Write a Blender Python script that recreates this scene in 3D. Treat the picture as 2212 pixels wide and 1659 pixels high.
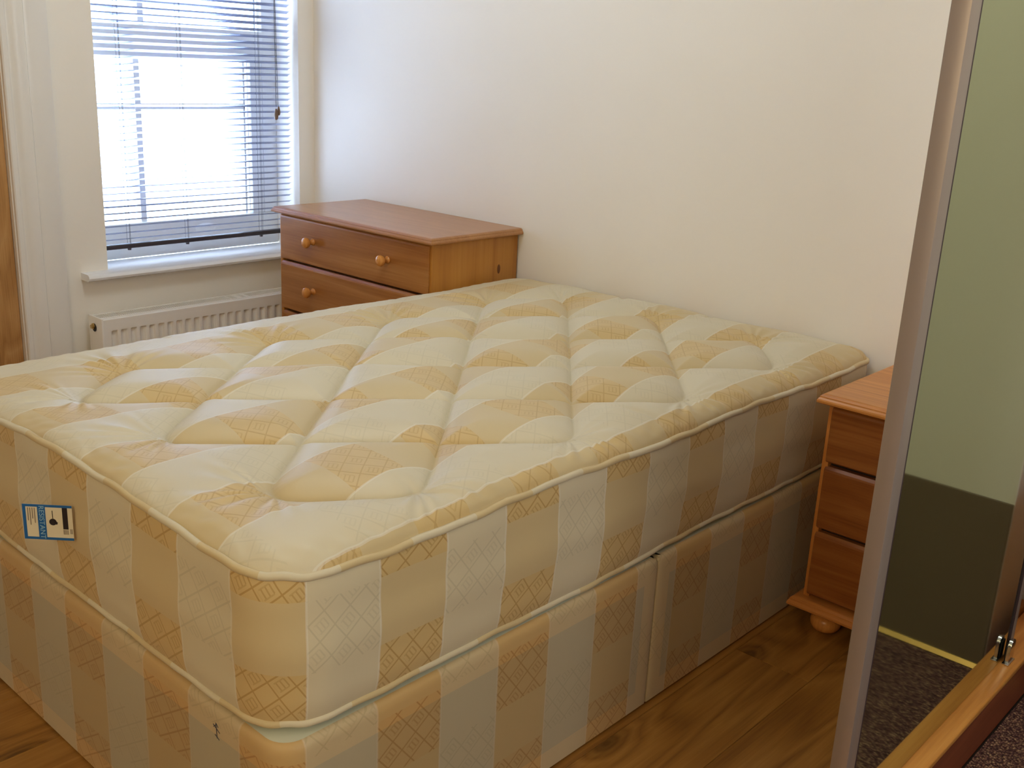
import bpy, bmesh, math, random
import numpy as np
from mathutils import Vector, Matrix
C = bpy.context.scene.collection
PI = math.pi
random.seed(7)
for o in list(bpy.data.objects):
    bpy.data.objects.remove(o)
sc = bpy.context.scene

# ------------------------------------------------------------------ camera
cam = bpy.data.cameras.new('camera'); camo = bpy.data.objects.new('camera', cam); C.objects.link(camo)
YAW, PITCH, ROLL = 0.7294, -0.2976, 0.0487
fwd = Vector((-math.sin(YAW)*math.cos(PITCH), math.cos(YAW)*math.cos(PITCH), math.sin(PITCH)))
rgt = Vector((math.cos(YAW), math.sin(YAW), 0)); upv = rgt.cross(fwd)
Rr = rgt*math.cos(ROLL) + upv*math.sin(ROLL); Uu = -rgt*math.sin(ROLL) + upv*math.cos(ROLL)
M = Matrix((Rr, Uu, -fwd)).transposed().to_4x4(); M.translation = Vector((3.5342, -2.685, 1.333))
camo.matrix_world = M
cam.sensor_width = 36; cam.sensor_fit = 'HORIZONTAL'; cam.lens = 2283.4/2212*36
cam.clip_start = 0.02
sc.camera = camo

# ------------------------------------------------------------------ world, lights, exposure
w = bpy.data.worlds.new('sky'); sc.world = w; w.use_nodes = True
bgn = w.node_tree.nodes['Background']; bgn.inputs[0].default_value = (0.56, 0.72, 1.0, 1); bgn.inputs[1].default_value = 15.5

def area(name, loc, rot, sx, sy, power, col, portal=False, spread=None):
    l = bpy.data.lights.new(name, 'AREA'); l.shape = 'RECTANGLE'; l.size = sx; l.size_y = sy
    l.energy = power; l.color = col
    if portal: l.cycles.is_portal = True
    if spread: l.spread = spread
    o = bpy.data.objects.new(name, l); C.objects.link(o); o.location = loc; o.rotation_euler = rot
    return o
area('window_portal', (-0.26, -0.49, 1.26), (0, -PI/2, 0), 1.5, 0.95, 1, (1, 1, 1), portal=True)
pl = bpy.data.lights.new('ceiling_lamp', 'POINT'); pl.energy = 17.5; pl.color = (0.80, 0.92, 1.0); pl.shadow_soft_size = .16
plo = bpy.data.objects.new('ceiling_lamp', pl); C.objects.link(plo); plo.location = (1.55, -1.25, 2.2)
area('rear_fill_light', (3.2, -4.22, 1.8), (math.radians(88), 0, math.radians(18)), 1.2, 1.0, 25, (1.0, 0.80, 0.47))  # added warm fill behind the camera; that wall has no window
area('hall_wall_fill', (3.55, -0.60, 2.40), (0, 0, 0), 0.3, 0.3, 6, (1.0, 0.98, 0.92))  # added unseen light that grades the hall wall from the top down
area('hall_side_fill', (4.65, -1.7, 1.5), (0, math.radians(90), 0), 1.0, 1.0, 14, (0.92, 0.96, 1.0))  # added unseen fill for the bed's hall side; no window here
sc.view_settings.view_transform = 'Standard'; sc.view_settings.look = 'None'
sc.view_settings.gamma = 1; sc.view_settings.use_curve_mapping = False
sc.view_settings.exposure = 0.0
try:
    sc.cycles.use_denoising = True
    sc.cycles.sample_clamp_indirect = 6
    sc.cycles.max_bounces = 10; sc.cycles.diffuse_bounces = 6
except Exception: pass

# ------------------------------------------------------------------ material helpers
def s2l(c):
    return tuple(((x/255)/12.92 if x/255 <= .04045 else ((x/255+.055)/1.055)**2.4) for x in c) + (1,)
class NT:
    def __init__(s, name):
        s.m = bpy.data.materials.new(name); s.m.use_nodes = True
        s.t = s.m.node_tree; s.b = s.t.nodes['Principled BSDF']
    def n(s, typ, **kw):
        x = s.t.nodes.new(typ)
        for k, v in kw.items(): setattr(x, k, v)
        return x
    def l(s, a, b): s.t.links.new(a, b)
    def val(s, sock, v):
        if isinstance(v, (int, float, tuple)): sock.default_value = v
        else: s.l(v, sock)
    def math(s, op, a, b=None, c=None, clamp=False):
        x = s.n('ShaderNodeMath', operation=op); x.use_clamp = clamp
        s.val(x.inputs[0], a)
        if b is not None: s.val(x.inputs[1], b)
        if c is not None: s.val(x.inputs[2], c)
        return x.outputs[0]
    def mix(s, f, a, b, blend='MIX'):
        x = s.n('ShaderNodeMix', data_type='RGBA', blend_type=blend)
        s.val(x.inputs[0], f); s.val(x.inputs[6], a); s.val(x.inputs[7], b)
        return x.outputs[2]
    def ramp(s, f, stops):
        x = s.n('ShaderNodeValToRGB'); s.l(f, x.inputs[0])
        e = x.color_ramp.elements
        e[0].position, e[0].color = stops[0]; e[1].position, e[1].color = stops[-1]
        for p, c in stops[1:-1]:
            q = e.new(p); q.color = c
        return x.outputs[0]
    def noise(s, vec, scale, detail=3, rough=.5, dist=0):
        x = s.n('ShaderNodeTexNoise'); x.inputs['Scale'].default_value = scale; x.inputs['Detail'].default_value = detail
        x.inputs['Roughness'].default_value = rough; x.inputs['Distortion'].default_value = dist
        if vec is not None: s.l(vec, x.inputs['Vector'])
        return x.outputs[0]
    def mapping(s, vec, scale=(1, 1, 1), loc=(0, 0, 0), rot=(0, 0, 0)):
        x = s.n('ShaderNodeMapping'); s.l(vec, x.inputs[0])
        s.val(x.inputs['Location'], loc); x.inputs['Scale'].default_value = scale; x.inputs['Rotation'].default_value = rot
        return x.outputs[0]
    def bump(s, h, strength=.2, dist=.002):
        x = s.n('ShaderNodeBump'); x.inputs['Strength'].default_value = strength; x.inputs['Distance'].default_value = dist
        s.l(h, x.inputs['Height']); s.l(x.outputs[0], s.b.inputs['Normal'])
    def obj(s): return s.n('ShaderNodeTexCoord').outputs['Object']
    def fin(s, col=None, rough=.5, spec=None, metal=None, **kw):
        if col is not None: s.val(s.b.inputs['Base Color'], col)
        s.val(s.b.inputs['Roughness'], rough)
        if spec is not None: s.b.inputs['Specular IOR Level'].default_value = spec
        if metal is not None: s.b.inputs['Metallic'].default_value = metal
        return s.m
def plain(name, rgb, rough=.5, spec=None, metal=None, var=.04, scale=8, bump=0):
    t = NT(name); o = t.obj(); nz = t.noise(o, scale)
    c = s2l(rgb); d = tuple(x*(1-var*2) for x in c[:3]) + (1,)
    if bump: t.bump(t.noise(o, 180, 4), bump, .001)
    return t.fin(t.mix(nz, c, d), rough, spec, metal)

def wood(name, light, mid, dark, axis='x', rough=.35, knots=0.0, scale=1.0, rnd=True, spec=.4, contrast=1.0):
    """grain runs along `axis`; growth bands and streaks across it; optional sparse knots that bend the grain"""
    t = NT(name); o = t.obj()
    if rnd:
        oi = t.n('ShaderNodeObjectInfo').outputs['Random']
        cmb = t.n('ShaderNodeCombineXYZ')
        for i in range(3): t.l(t.math('MULTIPLY', oi, [7.3, 11.7, 5.1][i]), cmb.inputs[i])
        va = t.n('ShaderNodeVectorMath', operation='ADD'); t.l(o, va.inputs[0]); t.l(cmb.outputs[0], va.inputs[1]); o = va.outputs[0]
    st = {'x': (.09, 1, 1), 'y': (1, .09, 1), 'z': (1, 1, .09)}[axis]
    st = tuple(v*scale for v in st)
    m = t.mapping(o, st)
    big = t.noise(m, 5, 3, .5, .6)
    fine = t.noise(t.mapping(o, tuple(v*(.35 if v < .5*scale else 1) for v in st)), 160, 4, .6)
    ring = big
    kf = None
    if knots > 0:
        kst = {'x': (.45, 1, 1), 'y': (1, .45, 1), 'z': (1, 1, .45)}[axis]
        v = t.n('ShaderNodeTexVoronoi', voronoi_dimensions='2D'); v.inputs['Scale'].default_value = knots; v.inputs['Randomness'].default_value = 1.0
        t.l(t.mapping(o, kst), v.inputs['Vector'])
        d = v.outputs['Distance']
        pull = t.math('MULTIPLY', t.math('POWER', 2.718, t.math('MULTIPLY', d, -8.0)), .5)
        ring = t.math('ADD', big, pull)
        kf = t.math('POWER', 2.718, t.math('MULTIPLY', t.math('MULTIPLY', d, d), -190.0))
    band = t.math('FRACT', t.math('MULTIPLY', ring, 9.0))
    band = t.math('ABSOLUTE', t.math('SUBTRACT', t.math('MULTIPLY', band, 2.0), 1.0))
    f = t.math('ADD', t.math('MULTIPLY', band, .35*contrast), t.math('MULTIPLY', fine, .55))
    f = t.math('ADD', f, t.math('MULTIPLY', big, .3), clamp=True)
    col = t.ramp(f, [(.25, s2l(dark)), (.55, s2l(mid)), (.85, s2l(light))])
    if kf is not None:
        col = t.mix(t.math('MULTIPLY', kf, .75), col, tuple(x*.35 for x in s2l(dark)[:3]) + (1,))
    t.bump(fine, .12, .0006)
    return t.fin(col, rough, spec)

MAT = {}
def wallmat(name, rgb, b=.12):
    t = NT(name); o = t.obj()
    n1 = t.noise(o, 2.2, 2); n2 = t.noise(o, 240, 3)
    c = s2l(rgb); d = tuple(x*.95 for x in c[:3]) + (1,)
    t.bump(n2, b, .0008)
    return t.fin(t.mix(n1, c, d), .62, .3)
MAT['wall'] = wallmat('painted_plaster', (246, 240, 228))
MAT['ceiling'] = wallmat('ceiling_paint', (240, 238, 232))
MAT['hall'] = wallmat('hall_paint', (206, 199, 177))
MAT['hall_low'] = wallmat('hall_lower_paint', (104, 88, 66))
MAT['gloss_white'] = plain('white_gloss_paint', (236, 232, 224), .25, .5, var=.02)
MAT['sill'] = plain('white_sill_gloss', (238, 238, 238), .12, .6, var=.01)
MAT['pvc'] = plain('window_frame_white', (235, 238, 240), .3, .5, var=.01)
MAT['door'] = wood('door_oak_veneer', (212, 168, 112), (192, 144, 88), (160, 112, 62), 'z', .4, 0, 1.6, contrast=.8)
MAT['laminate'] = wood('oak_laminate', (174, 126, 60), (152, 104, 44), (108, 68, 26), 'y', .32, 3.0, 1.0, contrast=.8)
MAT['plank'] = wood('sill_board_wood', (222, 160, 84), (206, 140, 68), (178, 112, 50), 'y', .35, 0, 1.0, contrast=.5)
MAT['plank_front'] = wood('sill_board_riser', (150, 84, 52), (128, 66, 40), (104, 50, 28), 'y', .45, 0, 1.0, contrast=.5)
MAT['pine_front'] = wood('pine_drawer_front', (184, 128, 68), (166, 108, 50), (144, 86, 36), 'x', .3, 0, 1.1, contrast=.9)
MAT['pine_top'] = wood('pine_top', (188, 138, 90), (176, 124, 76), (158, 106, 60), 'x', .28, 0, 1.1, contrast=.4)
MAT['pine_side'] = wood('pine_side', (196, 138, 60), (182, 122, 46), (158, 98, 32), 'z', .35, 0, .45, contrast=.6, rnd=False)
MAT['pine_edge'] = wood('pine_moulding', (218, 150, 82), (204, 134, 66), (178, 108, 48), 'x', .28, 0, 1.0, contrast=.5)
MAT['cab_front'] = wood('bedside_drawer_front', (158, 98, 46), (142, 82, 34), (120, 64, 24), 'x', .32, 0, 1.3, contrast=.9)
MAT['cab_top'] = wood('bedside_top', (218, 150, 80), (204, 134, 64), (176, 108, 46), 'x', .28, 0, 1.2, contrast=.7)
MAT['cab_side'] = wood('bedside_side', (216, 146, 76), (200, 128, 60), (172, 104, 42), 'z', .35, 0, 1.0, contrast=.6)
MAT['turned'] = wood('turned_pine', (232, 168, 92), (216, 146, 72), (186, 116, 52), 'z', .25, 0, 1.0, contrast=.6)
MAT['dark_gap'] = plain('dark_recess', (40, 24, 14), .8)
MAT['rad'] = plain('radiator_enamel', (246, 242, 234), .3, .5, var=.02)
MAT['rad_dark'] = plain('radiator_interior', (52, 50, 48), .7)
MAT['brass'] = plain('brass', (200, 170, 110), .25, .5, 1.0)
MAT['chrome'] = plain('chrome', (210, 210, 214), .12, .5, 1.0)
MAT['alu'] = plain('stile_aluminium', (166, 152, 144), .42, .5, .4)
MAT['alu_dark'] = plain('stile_seal', (58, 42, 48), .5)
MAT['rubber'] = plain('dark_rubber', (24, 22, 24), .6)
MAT['gold'] = plain('gold_trim', (240, 205, 120), .25, .5, .6)
MAT['slat'] = plain('slat_silver_lacquer', (138, 144, 170), .24, .6, .9, var=.02)
MAT['rail'] = plain('blind_bottom_rail', (66, 62, 70), .4, .5, .2)
MAT['cord'] = plain('blind_cord', (60, 60, 70), .8)
MAT['toggle'] = plain('wooden_toggle', (110, 84, 62), .5)
t = NT('mirror_glass'); MAT['mirror'] = t.fin(s2l((190, 202, 180)), .05, None, 1.0)
t = NT('window_glass'); 
for k, v in (('Transmission Weight', 1.0), ('IOR', 1.02)): t.b.inputs[k].default_value = v
MAT['glass'] = t.fin((1, 1, 1, 1), .0)

# carpet
t = NT('hall_carpet_loops'); o = t.obj()
v = t.n('ShaderNodeTexVoronoi'); v.inputs['Scale'].default_value = 210; t.l(o, v.inputs['Vector'])
sp = t.n('ShaderNodeSeparateColor'); t.l(v.outputs['Color'], sp.inputs[0])
col = t.ramp(sp.outputs[0], [(0, s2l((84, 56, 54))), (.35, s2l((138, 98, 86))), (.7, s2l((168, 128, 102))), (1, s2l((208, 170, 132)))])
dk = t.math('MULTIPLY', v.outputs['Distance'], 1.3, clamp=True)
t.bump(t.math('SUBTRACT', 1.0, v.outputs['Distance']), 1.0, .004)
MAT['carpet'] = t.fin(t.mix(dk, col, s2l((66, 44, 44))), .95, .1)

def ticking(name, vphase, base=False, piping=False, top=False):
    """mattress ticking: UV.x = stripe index (0-1 tan, 1-2 cream), UV.y = metres along the other way"""
    t = NT(name)
    uv = t.n('ShaderNodeUVMap'); uv.uv_map = 'UVMap'
    sx = t.n('ShaderNodeSeparateXYZ'); t.l(uv.outputs[0], sx.inputs[0])
    S, V = sx.outputs[0], sx.outputs[1]
    half = t.math('FRACT', t.math('MULTIPLY', S, .5))
    tan = t.math('LESS_THAN', half, .5)
    light_c, tan_c, line_t, line_l = s2l((213, 201, 169)), s2l((206, 185, 139)), s2l((172, 134, 70)), s2l((178, 168, 136))
    if base: light_c, tan_c, line_t, line_l = s2l((198, 188, 162)), s2l((198, 174, 128)), s2l((166, 128, 72)), s2l((168, 158, 132))
    col = t.mix(tan, light_c, tan_c)
    if not piping:
        blk = t.math('FRACT', t.math('ADD', t.math('DIVIDE', t.math('SUBTRACT', V, vphase), .225), t.math('MULTIPLY', tan, .5)))
        lat = t.math('LESS_THAN', blk, .5)
        # satin tint of the lattice blocks
        col = t.mix(t.math('MULTIPLY', t.math('MULTIPLY', lat, tan), .75), col, s2l((208, 178, 118) if not base else (198, 168, 118)))
        u = t.math('MULTIPLY', S, .141)
        k = 1/.036
        p = t.math('MULTIPLY', t.math('ADD', t.math('MULTIPLY', u, .78), t.math('MULTIPLY', V, .62)), k)
        q = t.math('MULTIPLY', t.math('SUBTRACT', t.math('MULTIPLY', u, .62), t.math('MULTIPLY', V, .92)), k)
        def linef(x, wd):
            f = t.math('FRACT', x); return t.math('LESS_THAN', t.math('ABSOLUTE', t.math('SUBTRACT', f, .5)), wd)
        ln = t.math('MAXIMUM', linef(p, .036), linef(q, .045))
        pf = t.math('FRACT', t.math('ADD', p, .5)); qf = t.math('FRACT', t.math('ADD', q, .5))
        par = t.math('FRACT', t.math('MULTIPLY', t.math('ADD', t.math('FLOOR', t.math('ADD', p, .5)), t.math('FLOOR', t.math('ADD', q, .5))), .5))
        cell = t.math('LESS_THAN', par, .25)
        inb = t.math('MULTIPLY', t.math('LESS_THAN', t.math('ABSOLUTE', t.math('SUBTRACT', qf, .5)), .24),
                     t.math('LESS_THAN', t.math('ABSOLUTE', t.math('SUBTRACT', pf, .5)), .36))
        bars = t.math('LESS_THAN', t.math('ABSOLUTE', t.math('SUBTRACT', t.math('FRACT', t.math('MULTIPLY', pf, 4.5)), .5)), .17)
        ends = t.math('MULTIPLY', t.math('LESS_THAN', t.math('ABSOLUTE', t.math('SUBTRACT', qf, .5)), .30),
                      t.math('GREATER_THAN', t.math('ABSOLUTE', t.math('SUBTRACT', qf, .5)), .22))
        ends = t.math('MULTIPLY', ends, t.math('LESS_THAN', t.math('ABSOLUTE', t.math('SUBTRACT', pf, .5)), .28))
        mot = t.math('MULTIPLY', cell, t.math('MAXIMUM', t.math('MULTIPLY', inb, bars), t.math('MULTIPLY', ends, .7)))
        ink = t.math('MULTIPLY', lat, t.math('MAXIMUM', ln, t.math('MULTIPLY', mot, .75)))
        ink = t.math('MULTIPLY', ink, t.math('ADD', .24 if top else .5, t.math('MULTIPLY', tan, .3 if top else .4)))
        lc = t.mix(tan, line_l, line_t)
        col = t.mix(t.math('MULTIPLY', ink, .8), col, lc)
        # pale cord at each stripe edge
        ef = t.math('ABSOLUTE', t.math('SUBTRACT', t.math('FRACT', t.math('ADD', S, .5)), .5))
        edge = t.math('LESS_THAN', ef, .014)
        col = t.mix(t.math('MULTIPLY', edge, .4), col, s2l((232, 228, 216) if not base else (214, 206, 190)))
    if base:
        o = t.obj(); so = t.n('ShaderNodeSeparateXYZ'); t.l(o, so.inputs[0])
        zc = t.math('SUBTRACT', so.outputs[2], .1775)
        brd = t.math('GREATER_THAN', t.math('ABSOLUTE', zc), .127)
        yc = t.math('ABSOLUTE', t.math('ADD', so.outputs[1], .972))
        brd = t.math('MAXIMUM', brd, t.math('LESS_THAN', yc, .045))
        # the timber frame shows warm through the thin cloth, the open middle cool
        col = t.mix(1.0, col, t.mix(brd, s2l((232, 228, 218)), s2l((255, 240, 216))), 'MULTIPLY')
    uvn = t.mapping(uv.outputs[0], (300, 1800, 1))
    t.bump(t.noise(uvn, 1.0, 2), .15, .0004)
    t.b.inputs['Sheen Weight'].default_value = .15
    return t.fin(col, .48, .35)
MAT['tick_side'] = ticking('ticking_side', .4725)
MAT['tick_top'] = ticking('ticking_top', .03, top=True)
MAT['tick_base'] = ticking('ticking_base', .4725-.15, base=True)
MAT['tick_pipe'] = ticking('ticking_piping', 0, piping=True)
MAT['platform'] = plain('divan_platform_cloth', (200, 200, 174), .8)
MAT['label_blue'] = plain('label_blue', (20, 96, 160), .6, var=.01)
MAT['label_white'] = plain('label_cream', (226, 214, 182), .6, var=.01)
MAT['label_black'] = plain('label_black', (34, 22, 26), .6, var=.01)
MAT['label_grey'] = plain('label_grey', (140, 124, 104), .6, var=.01)
MAT['label_pale'] = plain('label_pale_blue', (150, 190, 210), .6, var=.01)
MAT['ink'] = plain('pen_ink', (60, 64, 84), .6, var=.01)

# ------------------------------------------------------------------ mesh helpers
def mesh_obj(name, bm, mat, parent=None, smooth=False, loc=None):
    me = bpy.data.meshes.new(name)
    bmesh.ops.recalc_face_normals(bm, faces=bm.faces[:]) if smooth != 'keep' else None
    bm.to_mesh(me); bm.free()
    if me.uv_layers: me.uv_layers[0].name = 'UVMap'
    for m_ in (mat if isinstance(mat, (list, tuple)) else [mat]): me.materials.append(m_)
    o = bpy.data.objects.new(name, me); C.objects.link(o)
    if parent: o.parent = parent
    if smooth:
        me.polygons.foreach_set('use_smooth', [True]*len(me.polygons))
        try: me.set_sharp_from_angle(angle=math.radians(38))
        except Exception: pass
    if loc: o.location = loc
    return o
def box(bm, x0, x1, y0, y1, z0, z1, bev=0, seg=2):
    r = bmesh.ops.create_cube(bm, size=1)
    vs = r['verts']
    for v in vs: v.co = Vector(((x0+x1)/2 + v.co.x*(x1-x0), (y0+y1)/2 + v.co.y*(y1-y0), (z0+z1)/2 + v.co.z*(z1-z0)))
    if bev:
        es = list({e for v in vs for e in v.link_edges})
        bmesh.ops.bevel(bm, geom=es, offset=bev, segments=seg, profile=.5, affect='EDGES')
    return bm
def bx(name, dims, mat, parent=None, bev=0, seg=2, smooth=None):
    bm = bmesh.new(); box(bm, *dims, bev, seg)
    return mesh_obj(name, bm, mat, parent, smooth=(bev > 0) if smooth is None else smooth)
def lathe(bm, prof, seg=24, M=None):
    rings = []
    for r, z in prof:
        if r < 1e-6: rings.append([bm.verts.new((0, 0, z))])
        else: rings.append([bm.verts.new((r*math.cos(2*PI*i/seg), r*math.sin(2*PI*i/seg), z)) for i in range(seg)])
    for a, b in zip(rings, rings[1:]):
        for i in range(seg):
            j = (i+1) % seg
            if len(a) == 1 and len(b) == 1: continue
            if len(a) == 1: bm.faces.new((a[0], b[i], b[j]))
            elif len(b) == 1: bm.faces.new((a[i], a[j], b[0]))
            else: bm.faces.new((a[i], a[j], b[j], b[i]))
    if M is not None: bmesh.ops.transform(bm, matrix=M, verts=[v for rg in rings for v in rg])
    return bm
def tube(bm, pts, r, seg=8, closed=False, uv=None):
    pts = [Vector(p) for p in pts]; n = len(pts); rings = []
    for i, p in enumerate(pts):
        a = pts[(i-1) % n] if (closed or i > 0) else p; b = pts[(i+1) % n] if (closed or i < n-1) else p
        d = (b-a).normalized(); up = Vector((0, 0, 1)) if abs(d.z) < .95 else Vector((1, 0, 0))
        s = d.cross(up).normalized(); u = s.cross(d)
        rings.append([bm.verts.new(p + r*(s*math.cos(2*PI*k/seg) + u*math.sin(2*PI*k/seg))) for k in range(seg)])
    lay = bm.loops.layers.uv.verify() if uv else None
    for i in range(n if closed else n-1):
        a, b = rings[i], rings[(i+1) % n]
        for k in range(seg):
            f = bm.faces.new((a[k], a[(k+1) % seg], b[(k+1) % seg], b[k]))
            if uv:
                u0 = uv[i]; u1 = uv[(i+1) % n] if i+1 < n else uv[i]+.1
                for lp, uu in zip(f.loops, (u0, u0, u1, u1)): lp[lay].uv = (uu, k*.002)
    if not closed:
        bm.faces.new(rings[0][::-1]); bm.faces.new(rings[-1])
    return bm
def prism(bm, poly, axis, a0, a1):
    """extrude a 2-D outline along an axis; poly in the two other axes (in xyz order)"""
    def P(p, a):
        return {'x': (a, p[0], p[1]), 'y': (p[0], a, p[1]), 'z': (p[0], p[1], a)}[axis]
    A = [bm.verts.new(P(p, a0)) for p in poly]; B = [bm.verts.new(P(p, a1)) for p in poly]
    n = len(poly)
    bm.faces.new(A); bm.faces.new(B[::-1])
    for i in range(n): bm.faces.new((A[i], B[i], B[(i+1) % n], A[(i+1) % n]))
    return bm
def empty(name, loc, label, cat, group=None):
    o = bpy.data.objects.new(name, None); C.objects.link(o); o.location = loc; o.empty_display_size = .05
    tag(o, label, cat, group); return o
def tag(o, label=None, cat=None, group=None, kind=None):
    if label: o['label'] = label
    if cat: o['category'] = cat
    if group: o['group'] = group
    if kind: o['kind'] = kind
    return o
def struct(o, label, cat):
    return tag(o, label, cat, kind='structure')
def P_(parent, o):
    """parent keeping the world position (parts are modelled in world space)"""
    o.parent = parent; o.matrix_parent_inverse = Matrix.Translation(parent.location).inverted(); return o
def Wpart(parent, name, bm, mat, smooth=False):
    return P_(parent, mesh_obj(name, bm, mat, None, smooth))
def Wbox(parent, name, dims, mat, bev=0, seg=2):
    return P_(parent, bx(name, dims, mat, None, bev, seg))

# ------------------------------------------------------------------ room shell
RY0 = -4.3          # rear of the room
HX1 = 4.7           # far side of the carpeted hall
WX = -.20           # outer face of window reveal
Wy0, Wy1, Wz0, Wz1 = -.907, -.074, .555, 1.95
Dy0, Dy1, Dz1 = -2.06, -1.215, 2.02     # doorway left of the window

# window wall (faces +x), with openings for the window and the door
bm = bmesh.new()
for (y0, y1, z0, z1) in ((Wy1, .15, 0, 2.45), (Wy0, Wy1, 0, Wz0-.026), (Wy0, Wy1, Wz1, 2.45),
                         (Dy1, Wy0, 0, 2.45), (Dy0, Dy1, Dz1, 2.45), (RY0-.15, Dy0, 0, 2.45)):
    box(bm, WX, 0, y0, y1, z0, z1)
struct(mesh_obj('wall_left', bm, MAT['wall']), 'cream painted wall holding the window and the brown door', 'wall')
bm = bmesh.new(); box(bm, 0, HX1+.15, 0, .15, 0, 2.45)
struct(mesh_obj('wall_back', bm, MAT['wall']), 'large plain cream wall behind the bed head', 'wall')
bm = bmesh.new(); box(bm, 0, HX1+.15, RY0-.15, RY0, 0, 2.45)
struct(mesh_obj('wall_front', bm, MAT['wall']), 'plain wall behind the camera', 'wall')
bm = bmesh.new(); box(bm, HX1, HX1+.15, RY0, 0, 0, 2.45)
struct(mesh_obj('wall_right', bm, MAT['hall']), 'wall on the far side of the carpeted hall', 'wall')
bm = bmesh.new(); box(bm, WX, HX1+.15, RY0-.15, .15, 2.45, 2.55)
struct(mesh_obj('ceiling', bm, MAT['ceiling']), 'white ceiling over the room', 'ceiling')
# wall return beside the mirror (seen in the mirror)
NY = -.263
nib = bmesh.new(); box(nib, 3.06, HX1, NY, 0, 0, 2.45)
struct(mesh_obj('wall_hall', nib, MAT['hall']), 'wall block on the carpet beside the mirror door', 'wall')
ln_ = bmesh.new(); box(ln_, 3.0588, 3.06, NY+.0002, -.001, 0, 2.449)  # added thin sheet; its paler colour makes up for light missing on this face
struct(mesh_obj('trim_6', ln_, plain('jamb_face_brightened', (248, 240, 240), .5, var=.01)), 'added sheet on the side of the hall wall block, paler in place of light', 'wall trim')
lp = bmesh.new(); box(lp, 3.06, HX1, NY-.006, NY, .012, .424, .002)
struct(mesh_obj('trim_1', lp, MAT['hall_low']), 'darker lower band of the hall wall', 'wall trim')
gp = bmesh.new(); prism(gp, [(NY-.014, 0), (NY-.006, 0), (NY-.006, .012), (NY-.009, .012)], 'x', 3.06, HX1)
struct(mesh_obj('trim_2', gp, MAT['gold']), 'thin gold strip where the hall wall meets the carpet', 'wall trim')

# floor: slab with laminate boards as parts
bm = bmesh.new(); box(bm, WX, HX1+.15, RY0-.15, .15, -.12, -.009)
floor = struct(mesh_obj('floor', bm, MAT['dark_gap']), 'oak laminate floor under and around the bed', 'floor')
BW, BL = .192, 1.285
protos = {}
ncol = 16
for i in range(ncol):
    x0 = -.04 + i*BW; x1 = min(x0+BW-.0008, 2.95)
    if x0 > 2.93: break
    x0 = max(x0, 0.0)
    off = [-.05, -.62, -.33, -.95][i % 4]
    y = 0.0 + off
    segs = []
    yy = 0.0; nxt = off
    while yy > RY0+.001:
        y0 = max(nxt, RY0); 
        if yy - y0 > .02: segs.append((y0, yy))
        yy = y0; nxt = y0 - BL
    for (a, b) in segs:
        key = (round(x1-x0, 3), round(b-a, 3))
        if key not in protos:
            q = bmesh.new(); box(q, 0, x1-x0, 0, b-a-.0008, -.009, 0, .0007, 1)
            o = mesh_obj('floor_board', q, MAT['laminate'], floor); protos[key] = o
        else:
            o = protos[key].copy(); C.objects.link(o)
        o.location = (x0, a, 0)

# carpet in the hall
bm = bmesh.new()
nx, ny = 150, 330
gx0, gx1, gy0, gy1 = 3.021, 4.0, -2.2, NY-.0145
vs = [[bm.verts.new((gx0+(gx1-gx0)*i/nx, gy0+(gy1-gy0)*j/ny, -.004+random.uniform(0, .004))) for j in range(ny+1)] for i in range(nx+1)]
for i in range(nx):
    for j in range(ny): bm.faces.new((vs[i][j], vs[i+1][j], vs[i+1][j+1], vs[i][j+1]))
box(bm, 4.0, HX1, RY0, NY-.0145, -.009, -.001); box(bm, 3.021, 4.0, RY0, -2.2, -.009, -.001)
tag(mesh_obj('carpet', bm, MAT['carpet'], None, True), 'brown looped carpet at the lower right corner', 'carpet', kind='stuff')

# skirting only shows nowhere in the bedroom; raised timber threshold that carries the mirror door
t3 = empty('threshold_step', (2.98, -2, 0), 'raised timber track board between laminate floor and carpet, under the mirror door', 'threshold')
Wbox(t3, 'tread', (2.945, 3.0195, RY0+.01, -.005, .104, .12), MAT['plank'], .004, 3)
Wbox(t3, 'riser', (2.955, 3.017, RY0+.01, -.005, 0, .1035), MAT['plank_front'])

# ------------------------------------------------------------------ window
win = struct(bpy.data.objects.new('window_1', None), 'white framed window behind the silver blind', 'window'); C.objects.link(win)
win.location = (WX+.02, -.49, .56)
FX0, FX1 = WX, WX+.05
PV = MAT['pvc']
Wbox(win, 'bottom_rail', (FX0, FX1, Wy0, Wy1, Wz0, .685), PV, .004)
Wbox(win, 'top_rail', (FX0, FX1, Wy0, Wy1, 1.86, Wz1), PV, .004)
Wbox(win, 'jamb', (FX0, FX1, Wy0, -.865, .685, 1.86), PV, .004)
Wbox(win, 'jamb', (FX0, FX1, -.138, Wy1, .685, 1.86), PV, .004)
Wbox(win, 'transom', (FX0, FX1+.008, -.865, -.138, 1.281, 1.39), PV, .004)
Wbox(win, 'sash_stile', (FX0+.005, FX1-.004, -.192, -.138, .685, 1.281), PV, .004)
Wbox(win, 'sash_stile', (FX0+.012, FX1-.012, -.222, -.212, .685, 1.281), PV, .002)
Wbox(win, 'sash_stile', (FX0+.012, FX1-.012, -.166, -.157, 1.39, 1.86), PV, .002)
Wbox(win, 'glazing_bar', (FX0+.012, FX1-.012, -.865, -.212, 1.095, 1.117), PV, .002)
Wbox(win, 'glazing_bar', (FX0+.010, FX1-.010, -.682, -.658, .685, 1.281), PV, .002)
Wbox(win, 'glazing_bar', (FX0+.010, FX1-.010, -.655, -.631, 1.39, 1.86), PV, .002)
Wbox(win, 'pane', (FX0+.022, FX0+.026, -.865, -.192, .685, 1.281), MAT['glass'])
Wbox(win, 'pane', (FX0+.022, FX0+.026, -.865, -.138, 1.39, 1.86), MAT['glass'])
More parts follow.
